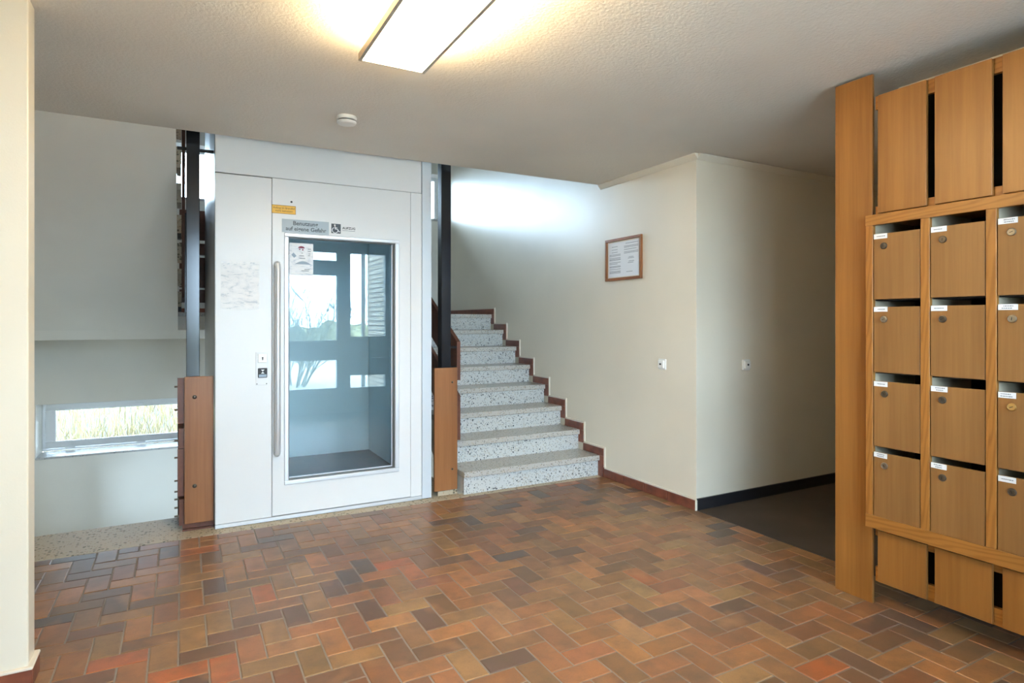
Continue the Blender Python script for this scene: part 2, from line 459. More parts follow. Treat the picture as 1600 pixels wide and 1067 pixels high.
mm = MB(); lay = mm.bm.loops.layers.float_color.new('tint')
for (x0, x1, y0, y1, full) in tiles[300:]:
    vs, fs = tile_box(mm, x0, x1, y0, y1, random.uniform(-0.0008, 0.0002))
    c = tint() + (1,)
    for f in fs:
        for lp in f.loops: lp[lay] = c
o = link('tile_field', mm.mesh('tile_field', M['tile_far']), floor); o['kind'] = 'stuff'; o['label'] = 'remaining clay tiles of the hall floor'

# terrazzo border between tiles and stairs
struct('trim_1', MB().box(XL, -0.03, 4.297, 4.79, -0.12, 0.0).box(0.0-0.027, XR, 4.297, 4.39, -0.12, -0.0002), M['sill_stone'], 'beige terrazzo strip along the edge of the tiles')
struct('trim_2', MB().box(-0.03, 1.915, 4.3935, 6.5, -0.3, -0.003), M['sill_stone'], 'beige terrazzo under the lift and posts')

# ceiling slab
struct('ceiling', MB().box(XL-0.2, XR, YE-0.13, YS, CEIL, 2.86), M['ceiling'], 'rough plastered hall ceiling')
struct('ceiling_corridor', MB().box(XR, 8.2, 1.6, 3.4, CEIL+0.004, 2.86), M['ceiling'])
struct('ceiling_stairwell', MB().box(XL-0.2, XR+0.2, YS, YB+0.4, TOP, TOP+0.2), M['ceiling'])
# walls
struct('wall_stairs', MB().box(XR, XR+0.2, 3.40, YB+0.4, -2.0, TOP).box(XR, XR+0.2, 3.2, 3.40, -0.2, 2.86), M['wall'], 'cream wall beside the stairs')
struct('wall_corridor', MB().box(XR+0.2, 8.2, 3.2, 3.4, -0.2, 2.86), M['wall'], 'cream corridor wall')
struct('wall_corridor_end', MB().box(8.2, 8.4, 1.4, 3.4, -0.2, 2.86), M['wall'])
struct('wall_right', MB().box(XR, XR+0.2, YE-0.13, 1.80, -0.2, 2.86).box(XR+0.2, 8.2, 1.6, 1.80, -0.2, 2.86), M['wall_soft'])
struct('wall_left', MB().box(XL-0.2, XL, YE-0.13, 6.1, -2.0, TOP).box(XL-0.2, XL, 7.3, YB+0.4, -2.0, TOP).box(XL-0.2, XL, 6.1, 7.3, -2.0, -0.95).box(XL-0.2, XL, 6.1, 7.3, -0.05, TOP), M['wall_soft'])
w3 = struct('window_added', MB().box(XL-0.14, XL-0.08, 6.1, 7.3, -0.95, -0.90).box(XL-0.14, XL-0.08, 6.1, 7.3, -0.10, -0.05).box(XL-0.14, XL-0.08, 6.1, 6.15, -0.90, -0.10).box(XL-0.14, XL-0.08, 7.25, 7.3, -0.90, -0.10), M['white_pvc'])  # unseen window added to brighten the wall over the basement stairs
part('pane', B(XL-0.113, XL-0.107, 6.15, 7.25, -0.90, -0.10), M['pane'], w3)
struct('wall_pier', MB().box(XL, -0.5, 2.822, 2.932, -0.01, CEIL, bevel=0.004), M['wall'], 'short cream wall end beside the stairs')
struct('wall_upper', MB().box(XL-0.2, XR+0.2, YS-0.2, YS-0.002, 2.86, TOP), M['wall_soft'])
# back wall with the low window and the band window
WX0, WX1, WZ0, WZ1 = -1.33, 0.62, -0.072, 0.492
UX0, UX1, UZ0, UZ1 = -1.2, 3.165, 2.74, 3.38
wb = MB()
wb.box(XL, WX0, YB, YB+0.4, -2.0, 1.5).box(WX1, XR, YB, YB+0.4, -2.0, 1.5).box(WX0, WX1, YB, YB+0.4, -2.0, WZ0).box(WX0, WX1, YB, YB+0.4, WZ1, 1.5)
wb.box(XL, UX0, YB, YB+0.4, 1.5, TOP).box(UX1, XR, YB, YB+0.4, 1.5, TOP).box(UX0, UX1, YB, YB+0.4, 1.5, UZ0).box(UX0, UX1, YB, YB+0.4, UZ1, TOP)
struct('wall_back', wb, M['wall_soft'], 'back wall of the stairwell')
# lower ground floor of the stairs going down
struct('wall_basement', MB().box(XL, XR, 4.297, 4.39, -2.0, -0.121), M['wall_soft'])
struct('floor_lower', MB().box(XL, XR, 4.5, YB, -2.0, -1.9), M['sill_stone'])
struct('floor_corridor', MB().box(XR, 8.2, 1.8, 3.2, -0.15, 0.002), M['carpet'], 'charcoal carpet of the corridor')
# corridor base, coves, hall skirting
struct('baseboard_corridor', MB().box(XR+0.001, 8.2, 3.186, 3.2, 0.002, 0.083), M['rubber'], 'black rubber base of the corridor')
cv = [(0, 0), (0, -0.04), (-0.006, -0.04), (-0.04, -0.006), (-0.04, 0)]
struct('trim_cove_stairs', MB().prism([(XR-0.001+u*0.9, CEIL-0.0005+v) for u, v in cv], 'y', 3.18, 4.33), M['cove'])
struct('trim_cove_corridor', MB().prism([(3.199+u*0.9, CEIL-0.0005+v) for u, v in cv], 'x', XR+0.001, 8.19), M['cove'])
sk = struct('baseboard_hall', MB().box(XR-0.009, XR, 3.195, 4.27, 0.070, 0.082), M['mortar'], 'cream mortar line over red clay skirting tiles')
ys = [3.196, 3.485, 3.746, 4.010, 4.268]
for a, b in zip(ys[:-1], ys[1:]):
    part('skirting_tile', B(XR-0.016, XR-0.0005, a+0.002, b-0.002, 0.0, 0.072, bevel=0.003), M['skirt'], sk)
part('skirting_tile', B(XR-0.016, XR-0.001, 3.190, 3.1965, 0.0, 0.072), M['mortar'], sk)
pk = struct('baseboard_pier', MB().box(XL, -0.484, 2.806, 2.948, 0.070, 0.081, bevel=0.003), M['mortar'], 'cream mortar line over the dark skirting tiles of the pier')
for a, b in ((-1.40, -1.10), (-1.096, -0.80), (-0.796, -0.486)):
    part('skirting_tile', B(a, b, 2.808, 2.8215, 0.0, 0.071, bevel=0.002), M['skirt'], pk)
part('skirting_tile', B(-0.4995, -0.486, 2.8235, 2.946, 0.0, 0.071, bevel=0.002), M['skirt'], pk)

# windows of the stairwell
def window(name, x0, x1, z0, z1, y0, y1, fw, mull, label):
    f = MB()
    f.box(x0, x1, y0, y1, z0, z0+fw, bevel=0.004).box(x0, x1, y0, y1, z1-fw, z1, bevel=0.004).box(x0, x0+fw, y0, y1, z0+fw, z1-fw).box(x1-fw, x1, y0, y1, z0+fw, z1-fw)
    for m_ in mull: f.box(m_-fw*0.5, m_+fw*0.5, y0, y1, z0+fw, z1-fw)
    o = struct(name, f, M['white_pvc'], label)
    xs = [x0+fw] + [v for m_ in mull for v in (m_-fw*0.5, m_+fw*0.5)] + [x1-fw]
    for a, b in zip(xs[0::2], xs[1::2]):
        part('pane', B(a, b, (y0+y1)/2-0.003, (y0+y1)/2+0.003, z0+fw, z1-fw), M['pane'], o)
    return o
w1 = window('window_1', WX0+0.002, WX1-0.002, WZ0+0.024, WZ1-0.002, YB+0.315, YB+0.375, 0.028, (), 'low white tilt window above the basement stairs')
sash = MB(); a, b, c, d = WX0+0.03, WX1-0.03, WZ0+0.054, WZ1-0.03
sash.box(a, b, YB+0.295, YB+0.314, c, c+0.075, bevel=0.006).box(a, b, YB+0.295, YB+0.314, d-0.075, d, bevel=0.006).box(a, a+0.095, YB+0.295, YB+0.314, c+0.075, d-0.075, bevel=0.006).box(b-0.095, b, YB+0.295, YB+0.314, c+0.075, d-0.075, bevel=0.006)
part('sash', sash, M['white_pvc'], w1)
for hx in (-1.12, -0.46):
    part('hinge', B(hx, hx+0.09, YB+0.287, YB+0.2945, c-0.012, c+0.012, bevel=0.003), M['white_pvc'], w1)
part('window_handle', B(-0.50, -0.38, YB+0.284, YB+0.2945, d-0.05, d-0.03, bevel=0.003), M['white_pvc'], w1)
part('window_sill', B(WX0+0.001, WX1-0.001, YB-0.03, YB+0.30, WZ0, WZ0+0.022, bevel=0.003), M['marble'], w1)
window('window_2', UX0+0.002, UX1-0.002, UZ0+0.022, UZ1-0.002, YB+0.20, YB+0.26, 0.045, (0.9, 2.1), 'band window over the stair landing')
struct('trim_3', MB().box(UX0, UX1, YB-0.02, YB+0.199, UZ0-0.002+0.003, UZ0+0.021), M['marble'])

# entrance front behind the viewer: a glazed front of doors and side lights
ent = MB()
EY0, EY1 = YE-0.10, YE
def eb(x0, x1, z0, z1): ent.box(x0, x1, EY0, EY1, z0, z1)
eb(XL, 0.02, 0, CEIL); eb(2.76, XR, 0, CEIL)                # brick ends
eb(0.02, 2.76, 2.38, CEIL); eb(0.02, 2.76, -0.15, 0.06)       # head and threshold
for x0, x1 in ((0.02, 0.12), (1.04, 1.20), (2.02, 2.21), (2.75, 2.76)): eb(x0, x1, 0.06, 2.38)
for x0, x1 in ((0.12, 1.04),):
    eb(x0, x1, 0.06, 0.12); eb(x0, x1, 0.79, 0.86)
eb(1.20, 2.02, 0.06, 0.37); eb(1.20, 2.02, 0.79, 1.08); eb(1.20, 2.02, 2.04, 2.255)
eb(2.21, 2.75, 0.06, 0.36); eb(2.21, 2.75, 0.55, 0.80); eb(2.21, 2.75, 0.81, 1.13)
wf = struct('wall_entrance', ent, M['entry'], 'grey framed glazed entrance front')
for x0, x1, z0, z1 in ((0.12, 1.04, 0.12, 0.79), (0.12, 1.04, 0.86, 2.38),
                       (1.20, 2.02, 0.37, 0.79), (1.20, 2.02, 1.08, 2.04), (1.20, 2.02, 2.255, 2.38), (2.21, 2.75, 0.36, 0.55), (2.21, 2.75, 1.13, 2.38)):
    part('pane', B(x0, x1, YE-0.053, YE-0.047, z0, z1), M['pane'], wf)

# ------------------------------------------------------------------ right-hand stairs
RISE, GO, N0 = 0.18, 0.303, 4.322
SXL, SXR = 1.925, 3.222
st = thing('staircase', 'speckled terrazzo stairs rising beside the white lift', 'stairs', (2.57, 4.33, 0))
def nose(k): return N0 + GO*k
for k in range(8):
    z = RISE*(k+1)
    part('riser', B(SXL+0.008, SXR, nose(k)+0.028, nose(k)+0.055, RISE*k+0.0005, z-0.045), M['step'], st)
    y1 = nose(k+1)+0.054 if k < 7 else YB-0.002
    if k < 7: part('tread', B(SXL, SXR, nose(k), y1, z-0.045, z, bevel=0.004), M['tread'], st)
bodyp = [(nose(0)+0.056, -0.002)]
for k in range(8):
    bodyp += [(nose(k)+0.056, RISE*(k+1)-0.046)]
    if k < 7: bodyp += [(nose(k+1)+0.056, RISE*(k+1)-0.046)]
bodyp += [(6.56, RISE*8-0.046), (6.56, 1.19), (6.45, 1.19), (4.75, 0.0-0.002)]
part('stair_body', MB().prism(bodyp, 'x', SXL+0.01, SXR), M['wall_soft'], st)
struct('floor_landing', MB().box(-1.39, SXL, 6.4495, YB-0.001, 1.405, 1.44).box(SXL, SXR, nose(7), YB-0.001, 1.395, 1.44), M['tread'], 'terrazzo half landing')
struct('ceiling_landing', MB().prism([(6.4495, 1.2745), (6.4495, 1.404), (YB-0.001, 1.404), (YB-0.001, 1.19), (6.59, 1.19)], 'x', -1.39, SXL), M['wall_soft'])
struct('ceiling_under_landing', MB().box(SXL, SXR, 6.562, YB-0.001, 1.19, 1.394), M['wall_soft'])
# stepped skirting on the wall
ss = thing('stair_skirting', 'red clay skirting stepping up the wall beside the stairs', 'skirting', (3.23, 4.3, 0))
for k in range(8):
    z0, z1 = RISE*k, RISE*(k+1)
    part('skirting_tile', B(SXR+0.0005, XR-0.0005, nose(k)-0.046, nose(k)+0.05, z0 + (0.0 if k == 0 else 0.066), z1-0.0005), M['skirt'], ss)
    y1 = nose(k+1)-0.048 if k < 7 else YB-0.02
    part('skirting_tile', B(SXR+0.0005, XR-0.0005, nose(k)-0.046, y1, z1+0.0005, z1+0.065, bevel=0.002), M['skirt'], ss)
    # thin cream plaster edge around each piece
    part('plaster_edge', B(XR-0.012, XR-0.0005, nose(k)-0.060, nose(k)-0.0465, z0+(0.083 if k == 0 else 0.066), z1+0.079).box(XR-0.012, XR-0.0005, nose(k)-0.0464, y1, z1+0.0655, z1+0.079), M['mortar'], ss)
part('skirting_tile', B(-1.38, 3.2215, YB-0.018, YB-0.0005, 1.4405, 1.505), M['skirt'], ss)

# ------------------------------------------------------------------ left flights
uf = thing('upper_flight', 'plastered underside of the stair flight rising over the basement stairs', 'stairs', (-0.7, 4.4, 1.2))
def un(k): return 6.45 - GO*k            # nosing of step k (k=0 is the landing edge)
prof = [(4.3375, 2.5545), (4.3375, 1.44+RISE*8-0.18-0.045)]
for k in range(6, 0, -1):
    prof += [(un(k)-0.03, 1.44+RISE*(k+1)-0.046), (un(k)-0.03, 1.44+RISE*k-0.046)]
prof += [(un(0)-0.03, 1.44+RISE-0.046), (un(0)-0.03, 1.39), (6.448, 1.39), (6.448, 1.275)]
part('soffit', MB().prism(prof, 'x', -1.39, -0.036), M['wall_soft'], uf)
for k in range(7):
    z = 1.44+RISE*(k+1)
    part('tread', B(-1.39, -0.006, max(4.34, un(k)-GO+0.001), un(k)-0.0, z-0.045, z), M['sill_stone'], uf)
    part('cheek', B(-0.0355, -0.007, un(k)-0.285, un(k)-0.01, z-0.135, z-0.046), M['sill_stone'], uf)
    if k in (0, 3): part('bracket', B(-0.034, -0.0075, un(k)-0.28, un(k)-0.20, z-0.178, z-0.1355), M['dark'], uf)
df = thing('basement_flight', 'terrazzo stairs leading down beside the low window', 'stairs', (-0.7, 4.8, -1.9))
for k in range(8):
    z = -RISE*(k+1)
    part('tread', B(XL+0.003, -0.036, 4.792+GO*k, 4.792+GO*(k+1), z-0.3, z), M['sill_stone'], df)

# ------------------------------------------------------------------ posts and stair guards
def sloped(x0, x1, y0, y1, zt, zb, slope):
    d = (y1-y0)*slope
    return MB().prism([(y0, zb), (y1, zb+d), (y1, zt+d), (y0, zt)], 'x', x0, x1)
SL = RISE/GO
def bolt(mbx, x, y, z, r=0.009):
    return mbx.lathe((x, y, z), [(r*1.3, 0), (r*1.3, 0.003), (r, 0.006), (r*0.5, 0.008)], 14, 'y', -1)
gr = thing('stair_guard', 'brown plank guard with black post at the foot of the upward stairs', 'railing', (1.81, 4.45, 0))
part('post', B(1.775, 1.855, 4.425, 4.505, 0.0, 4.6, bevel=0.003), M['black'], gr)
nb = part('newel_board', B(1.708, 1.899, 4.399, 4.423, 0.04, 0.993, bevel=0.002), M['newel'], gr)
for z in (0.88, 0.20): part('bolt', bolt(MB(), 1.855, 4.3985, z, 0.006), M['nickel'], nb, True)
part('plank', sloped(1.925, 1.955, 4.47, 6.44, 1.192, 0.885, SL), M['guard'], gr)
part('plank', sloped(1.925, 1.955, 4.47, 6.44, 0.762, 0.407, SL), M['guard'], gr)
for z in (1.14, 0.98, 0.70, 0.50):
    part('bracket', B(1.856, 1.9245, 4.475, 4.49, z, z+0.018), M['black'], gr)
part('foot_plate', B(1.74, 1.90, 4.41, 4.424, 0.0, 0.035), M['sill_stone'], gr)

gl = thing('stair_guard', 'brown plank guard with black post by the low window', 'railing', (0.06, 4.5, 0))
part('post', B(0.022, 0.100, 4.487, 4.565, 0.0, 4.6, bevel=0.003), M['black'], gl)
nb = part('newel_board', B(0.011, 0.181, 4.458, 4.482, 0.042, 0.994, bevel=0.002), M['newel'], gl)
for z in (0.862, 0.284): part('bolt', bolt(MB(), 0.070, 4.4575, z, 0.010), M['nickel'], nb, True)
part('plank', sloped(-0.028, 0.0108, 4.4825, 6.4, 0.988, 0.692, -SL), M['guard'], gl)
part('plank', sloped(-0.028, 0.0108, 4.4825, 6.4, 0.527, 0.222, -SL), M['guard'], gl)
part('spacer', B(-0.020, 0.0105, 4.4845, 4.52, 0.03, 0.20), M['guard'], gl)
part('spacer', B(-0.022, 0.0105, 4.4845, 4.52, 0.53, 0.66), M['guard'], gl)
for z in (0.93, 0.78, 0.58, 0.47, 0.32, 0.25, 0.20, 0.145, 0.09):
    part('bolt', MB().cyl((-0.046, 4.50, z), 0.006, 0.024, 'x', 8), M['nickel'], gl, True)
part('foot_plate', B(0.0, 0.184, 4.484, 4.4865, 0.0, 0.041).box(0.0, 0.184, 4.45, 4.4835, 0.0, 0.008), M['guard'], gl)
part('tie_bar', MB().cyl((-0.03, 4.60, 2.505), 0.011, 0.215, 'x', 12), M['dark'], gl, True)

gu = thing('stair_guard', 'brown planks along the upper flight behind the left black post', 'railing', (0.0, 5.4, 1.44))
part('plank', sloped(-0.0045, 0.018, 4.345, 6.44, 3.615, 3.31, -SL), M['guard'], gu)
part('plank', sloped(-0.0045, 0.018, 4.345, 6.44, 3.175, 2.82, -SL), M['guard'], gu)
part('post', B(0.019, 0.06, 6.40, 6.445, 1.4405, 2.36), M['black'], gu)

lg = thing('landing_guard', 'brown horizontal planks across the landing behind the lift', 'railing', (0.9, 6.48, 1.44))
for z0, z1 in ((2.126, 2.403), (1.985, 2.092), (1.674, 1.960), (1.533, 1.655)):
    part('plank', B(-0.025, 1.95, 6.47, 6.50, z0, z1), M['guard_x'], lg)
for x in (0.03, 1.86): part('post', B(x, x+0.06, 6.505, 6.555, 1.4405, 2.40), M['black'], lg)
part('upright', B(0.9, 0.94, 6.501, 6.54, 1.4405, 2.40), M['black'], lg)

# ------------------------------------------------------------------ the lift
LY = 4.40
lift = thing('platform_lift', 'white platform lift with glazed door under the ceiling', 'lift', (0.9, 4.40, 0))
part('side_panel', B(0.188, 0.532, LY, LY+0.03, 0.028, 2.324, bevel=0.0015), M['lift'], lift)
part('top_panel', B(0.188, 1.600, LY-0.003, LY+0.03, 2.330, 3.2, bevel=0.0015), M['lift'], lift)
part('jamb', B(1.517, 1.603, LY, LY+0.03, 0.028, 2.327, bevel=0.0015), M['lift'], lift)
part('corner_column', B(1.606, 1.682, LY-0.004, LY+0.08, 0.002, 3.2, bevel=0.002), M['lift_grey'], lift)
part('threshold', B(0.186, 1.604, LY-0.004, LY+0.1, 0.0, 0.026, bevel=0.002), M['alu'], lift)
part('shaft_side', B(0.186, 0.196, LY+0.031, 6.40, 0.0, 3.2), M['shaft'], lift)
part('shaft_side', B(1.676, 1.684, LY+0.081, 6.40, 0.0, 3.2), M['shaft'], lift)
part('shaft_back', B(0.186, 1.684, 6.402, 6.42, 0.0, 3.2), M['shaft'], lift)
part('cabin_floor', B(0.21, 1.66, LY+0.105, 6.10, 0.03, 0.06), M['cabin_floor'], lift)
part('cabin_back', B(0.21, 1.66, 6.102, 6.13, 0.03, 2.30), M['cabin'], lift)
part('cabin_wall', B(1.662, 1.674, LY+0.105, 6.13, 0.03, 2.30), M['cabin'], lift)
part('cabin_wall', B(0.198, 0.208, LY+0.105, 6.13, 0.03, 2.30), M['cabin'], lift)
part('cabin_ceiling', B(0.198, 1.674, LY+0.105, 6.13, 2.302, 2.33), M['cabin'], lift)
part('seam', B(0.5325, 0.5335, LY+0.006, LY+0.03, 0.03, 2.325).box(0.188, 1.6, LY+0.006, LY+0.03, 2.3275, 2.3295), M['seam'], lift)
# door leaf around the glass
DX0, DX1, DZ0, DZ1 = 0.536, 1.514, 0.032, 2.327
GX0, GX1, GZ0, GZ1 = 0.641, 1.393, 0.262, 1.935
dm = MB()
dm.box(DX0, GX0, LY, LY+0.075, DZ0, DZ1).box(GX1, DX1, LY, LY+0.075, DZ0, DZ1).box(GX0, GX1, LY, LY+0.075, DZ0, GZ0).box(GX0, GX1, LY, LY+0.075, GZ1, DZ1)
door = part('door', dm, M['lift'], lift)
fr = MB()
for (x0, x1, z0, z1) in ((GX0-0.029, GX1+0.032, GZ1, GZ1+0.026), (GX0-0.029, GX1+0.032, GZ0-0.028, GZ0), (GX0-0.029, GX0, GZ0, GZ1), (GX1, GX1+0.032, GZ0, GZ1)):
    fr.box(x0, x1, LY-0.012, LY-0.0005, z0, z1, bevel=0.005, seg=2)
part('window_frame', fr, M['alu'], door)
rv = MB()
for (x0, x1, z0, z1) in ((GX0+0.0005, GX1-0.0005, GZ1-0.004, GZ1-0.0005), (GX0+0.0005, GX1-0.0005, GZ0+0.0005, GZ0+0.004), (GX0+0.0005, GX0+0.004, GZ0+0.004, GZ1-0.004), (GX1-0.004, GX1-0.0005, GZ0+0.004, GZ1-0.004)):
    rv.box(x0, x1, LY+0.001, LY+0.073, z0, z1)
part('window_reveal', rv, M['reveal'], door)
part('glass_pane', B(GX0+0.004, GX1-0.004, LY+0.060, LY+0.068, GZ0+0.004, GZ1-0.004), M['glass'], door)
gb = MB()
for (x0, x1, z0, z1) in ((GX0+0.004, GX1-0.004, GZ0+0.004, GZ0+0.010), (GX1-0.010, GX1-0.004, GZ0+0.01, GZ1-0.004)):
    gb.box(x0, x1, LY+0.052, LY+0.0595, z0, z1)
part('glazing_bead', gb, M['alu'], door)
hp = [(0.564, LY-0.001, 1.742), (0.564, LY-0.035, 1.742), (0.564, LY-0.052, 1.733), (0.564, LY-0.060, 1.715)]
hp2 = [(0.564, y, 2.2-z) for _, y, z in reversed(hp)]
handle = MB().tube(hp+[(0.564, LY-0.060, 1.1)]+[(p[0], p[1], p[2]) for p in hp2], 0.0185, 16)
part('handle', handle, M['alu'], door, True)
part('keyhole', MB().cyl((0.660, LY-0.0012, 2.176), 0.007, 0.003, 'y', 16), M['dark'], door)
# call station
cp = part('control_plate', B(0.432, 0.506, LY-0.006, LY-0.0005, 0.925, 1.148, bevel=0.002), M['lift'], lift)
part('key_switch', MB().box(0.444, 0.502, LY-0.016, LY-0.0065, 1.076, 1.138, bevel=0.003).cyl((0.473, LY-0.021, 1.107), 0.013, 0.006, 'y', 18), M['plastic'], cp)
part('key_slot', MB().cyl((0.473, LY-0.0235, 1.110), 0.005, 0.002, 'y', 12).box(0.470, 0.476, LY-0.0235, LY-0.0215, 1.094, 1.108), M['dark'], cp)
part('button_housing', B(0.445, 0.503, LY-0.016, LY-0.0065, 0.976, 1.040, bevel=0.003), M['dark'], cp)
bt_ = MB()
bt_.prism([(0.463, 1.030), (0.485, 1.030), (0.474, 1.018)], 'y', LY-0.0195, LY-0.0165).prism([(0.463, 1.004), (0.474, 1.016), (0.485, 1.004)], 'y', LY-0.0195, LY-0.0165)
part('button', bt_, M['white_pvc'], cp)
part('button_field', B(0.450, 0.498, LY-0.0185, LY-0.0165, 0.980, 0.998), M['blue_print'], cp)
for x in (0.439, 0.499): part('screw', MB().cyl((x, LY-0.0075, 0.934), 0.0035, 0.002, 'y', 10), M['dark'], cp)

# signs and sheets on the lift
sg = thing('sticker', 'small yellow fire warning sticker above the lift door window', 'sticker', (0.61, LY-0.001, 2.12))
part('panel', B(0.532, 0.688, LY-0.0022, LY-0.0006, 2.090, 2.148), M['yellow'], sg)
bd = MB(); bd.box(0.532, 0.688, LY-0.0027, LY-0.0023, 2.145, 2.148).box(0.532, 0.688, LY-0.0027, LY-0.0023, 2.090, 2.093).box(0.532, 0.535, LY-0.0027, LY-0.0023, 2.093, 2.145).box(0.685, 0.688, LY-0.0027, LY-0.0023, 2.093, 2.145)
part('border', bd, M['brown_ink'], sg)
text_on_y('lettering', 'Aufzug im Brandfall', 0.541, 0.681, 2.123, LY-0.0028, M['brown_ink'], sg, 0.0006)
text_on_y('lettering', 'nicht benutzen', 0.556, 0.668, 2.103, LY-0.0028, M['brown_ink'], sg, 0.0006)
sg = thing('sign', 'grey sign reading use at own risk above the lift window', 'sign', (0.755, LY-0.001, 2.01))
part('panel', B(0.598, 0.911, LY-0.0030, LY-0.0006, 1.965, 2.056), M['sign_grey'], sg)
text_on_y('lettering', 'Benutzung', 0.671, 0.836, 2.018, LY-0.0034, M['slate'], sg, 0.0009)
text_on_y('lettering', 'auf eigene Gefahr', 0.622, 0.893, 1.980, LY-0.0034, M['slate'], sg, 0.0009)
sg = thing('wheelchair_sign', 'white sticker with wheelchair pictogram and AUFZUG lettering', 'sign', (0.99, LY-0.001, 2.01))
part('panel', B(0.917, 1.110, LY-0.0020, LY-0.0006, 1.966, 2.060), M['lift'], sg)
part('pictogram_field', B(0.928, 0.994, LY-0.0026, LY-0.0021, 1.980, 2.048, bevel=0), M['slate'], sg)
pc = MB(); px0, pz0, u = 0.928, 1.980, 0.066/100.0
def strip(pts, wd):
    for (ax, az), (bx, bz) in zip(pts[:-1], pts[1:]):
        dx, dz = bx-ax, bz-az; ln = math.hypot(dx, dz) or 1; nx, nz = -dz/ln*wd/2, dx/ln*wd/2
        ex, ez = dx/ln*wd*0.25, dz/ln*wd*0.25
        poly = [(ax+nx-ex, az+nz-ez), (ax-nx-ex, az-nz-ez), (bx-nx+ex, bz-nz+ez), (bx+nx+ex, bz+nz+ez)]
        pc.prism([(px0+p*u, pz0+q_*u) for p, q_ in poly], 'y', LY-0.0031, LY-0.0027)
pc.cyl((px0+37*u, LY-0.0031, pz0+88*u), 8*u, 0.0004, 'y', 16)
strip([(38, 80), (41, 48), (66, 45), (82, 18), (91, 22)], 8)
strip([(40, 62), (62, 60)], 7)
strip([(40+30*math.cos(math.radians(t)), 34+30*math.sin(math.radians(t))) for t in range(120, 371, 18)], 7)
part('pictogram', pc, M['paper'], sg)
text_on_y('lettering', 'AUFZUG', 1.005, 1.097, 2.014, LY-0.0026, M['ink_dark'], sg, 0.0014)
part('fine_print', B(1.005, 1.045, LY-0.0026, LY-0.0021, 2.003, 2.006).box(1.048, 1.096, LY-0.0026, LY-0.0021, 2.002, 2.005), M['ink'], sg)
single('notice_sheet', B(0.221, 0.453, LY-0.0022, LY-0.0008, 1.432, 1.748), M['smudge'], (0.337, LY-0.001, 1.59), 'pale sheet with smudged print taped left of the lift handle', 'notice')
ns = thing('notice_sheet', 'white sheet with small maroon mark stuck inside the lift window', 'notice', (0.74, LY+0.058, 1.79))
part('sheet', B(0.655, 0.815, LY+0.0572, LY+0.0592, 1.678, 1.903), M['smudge2'], ns)
pr = MB()
pr.prism([(0.735+0.022*math.cos(math.radians(t)), 1.868+0.014*math.sin(math.radians(t))) for t in range(0, 181, 20)], 'y', LY+0.0568, LY+0.0571)
pr.box(0.718, 0.728, LY+0.0568, LY+0.0571, 1.856, 1.864).box(0.740, 0.748, LY+0.0568, LY+0.0571, 1.852, 1.862)
part('maroon_mark', pr, M['red_print'], ns)
pr = MB().prism([(0.668, 1.818), (0.682, 1.835), (0.702, 1.812), (0.686, 1.798)], 'y', LY+0.0568, LY+0.0571)
pr.prism([(0.690+0.11*t/10, 1.755+0.022*math.sin(math.pi*t/10)) for t in range(11)], 'y', LY+0.0568, LY+0.0571)
part('blue_mark', pr, M['blue_print'], ns)
pr = MB()
for x0, x1, z in ((0.720, 0.752, 1.812), (0.722, 0.760, 1.795), (0.735, 0.745, 1.832), (0.778, 0.800, 1.862), (0.778, 0.798, 1.845), (0.782, 0.796, 1.828), (0.780, 0.794, 1.815), (0.735, 0.785, 1.708), (0.755, 0.790, 1.718)):
    pr.box(x0, x1, LY+0.0568, LY+0.0571, z, z+0.004)
part('text_lines', pr, M['ink'], ns)['kind'] = 'stuff'

# ------------------------------------------------------------------ framed notice and switches
fx = XR-0.0005
fn = thing('framed_notice', 'wood framed two column notice hanging beside the stairs', 'picture frame', (fx, 4.01, 1.88))
y0, y1, z0, z1 = 3.775, 4.243, 1.700, 2.054
fm = MB()
for a, b, c, d in ((y0, y1, z1-0.022, z1), (y0, y1, z0, z0+0.022), (y0, y0+0.022, z0+0.022, z1-0.022), (y1-0.022, y1, z0+0.022, z1-0.022)):
    fm.box(fx-0.022, fx-0.001, a, b, c, d, bevel=0.002)
part('frame', fm, M['frame_wood'], fn)
part('backing', B(fx-0.008, fx-0.001, y0+0.022, y1-0.022, z0+0.022, z1-0.022), M['mortar'], fn)
part('sheet', B(fx-0.0095, fx-0.0082, y0+0.030, y1-0.034, z0+0.030, z1-0.032), M['paper'], fn)
pr = MB()
def tl(ya, yb, z, h=0.0035): pr.box(fx-0.0102, fx-0.0096, min(ya, yb), max(ya, yb), z, z+h)
yl, ym, yr = y1-0.05, (y0+y1)/2, y0+0.045
for i, z in enumerate((1.985, 1.960, 1.938, 1.918, 1.908, 1.890, 1.880, 1.872, 1.852, 1.840, 1.820, 1.812, 1.795, 1.778, 1.770, 1.762)):
    tl(yl-(0.03 if i < 3 else 0), ym+0.035+(0.04 if i in (0, 1, 2, 9) else 0), z)
for i, (a_, b_, z) in enumerate(((0.02, 0, 2.0), (0.0, 0, 1.978), (0.0, 0, 1.968), (0.0, 0.02, 1.950), (0.0, 0, 1.930), (0.0, 0, 1.920), (0.06, 0.06, 1.885), (0.05, 0.05, 1.875), (0.06, 0.05, 1.850), (0.05, 0.06, 1.838), (0.03, 0.07, 1.765))):
    tl(ym-0.01-a_, yr+b_, z)
part('text_lines', pr, M['ink'], fn)['kind'] = 'stuff'

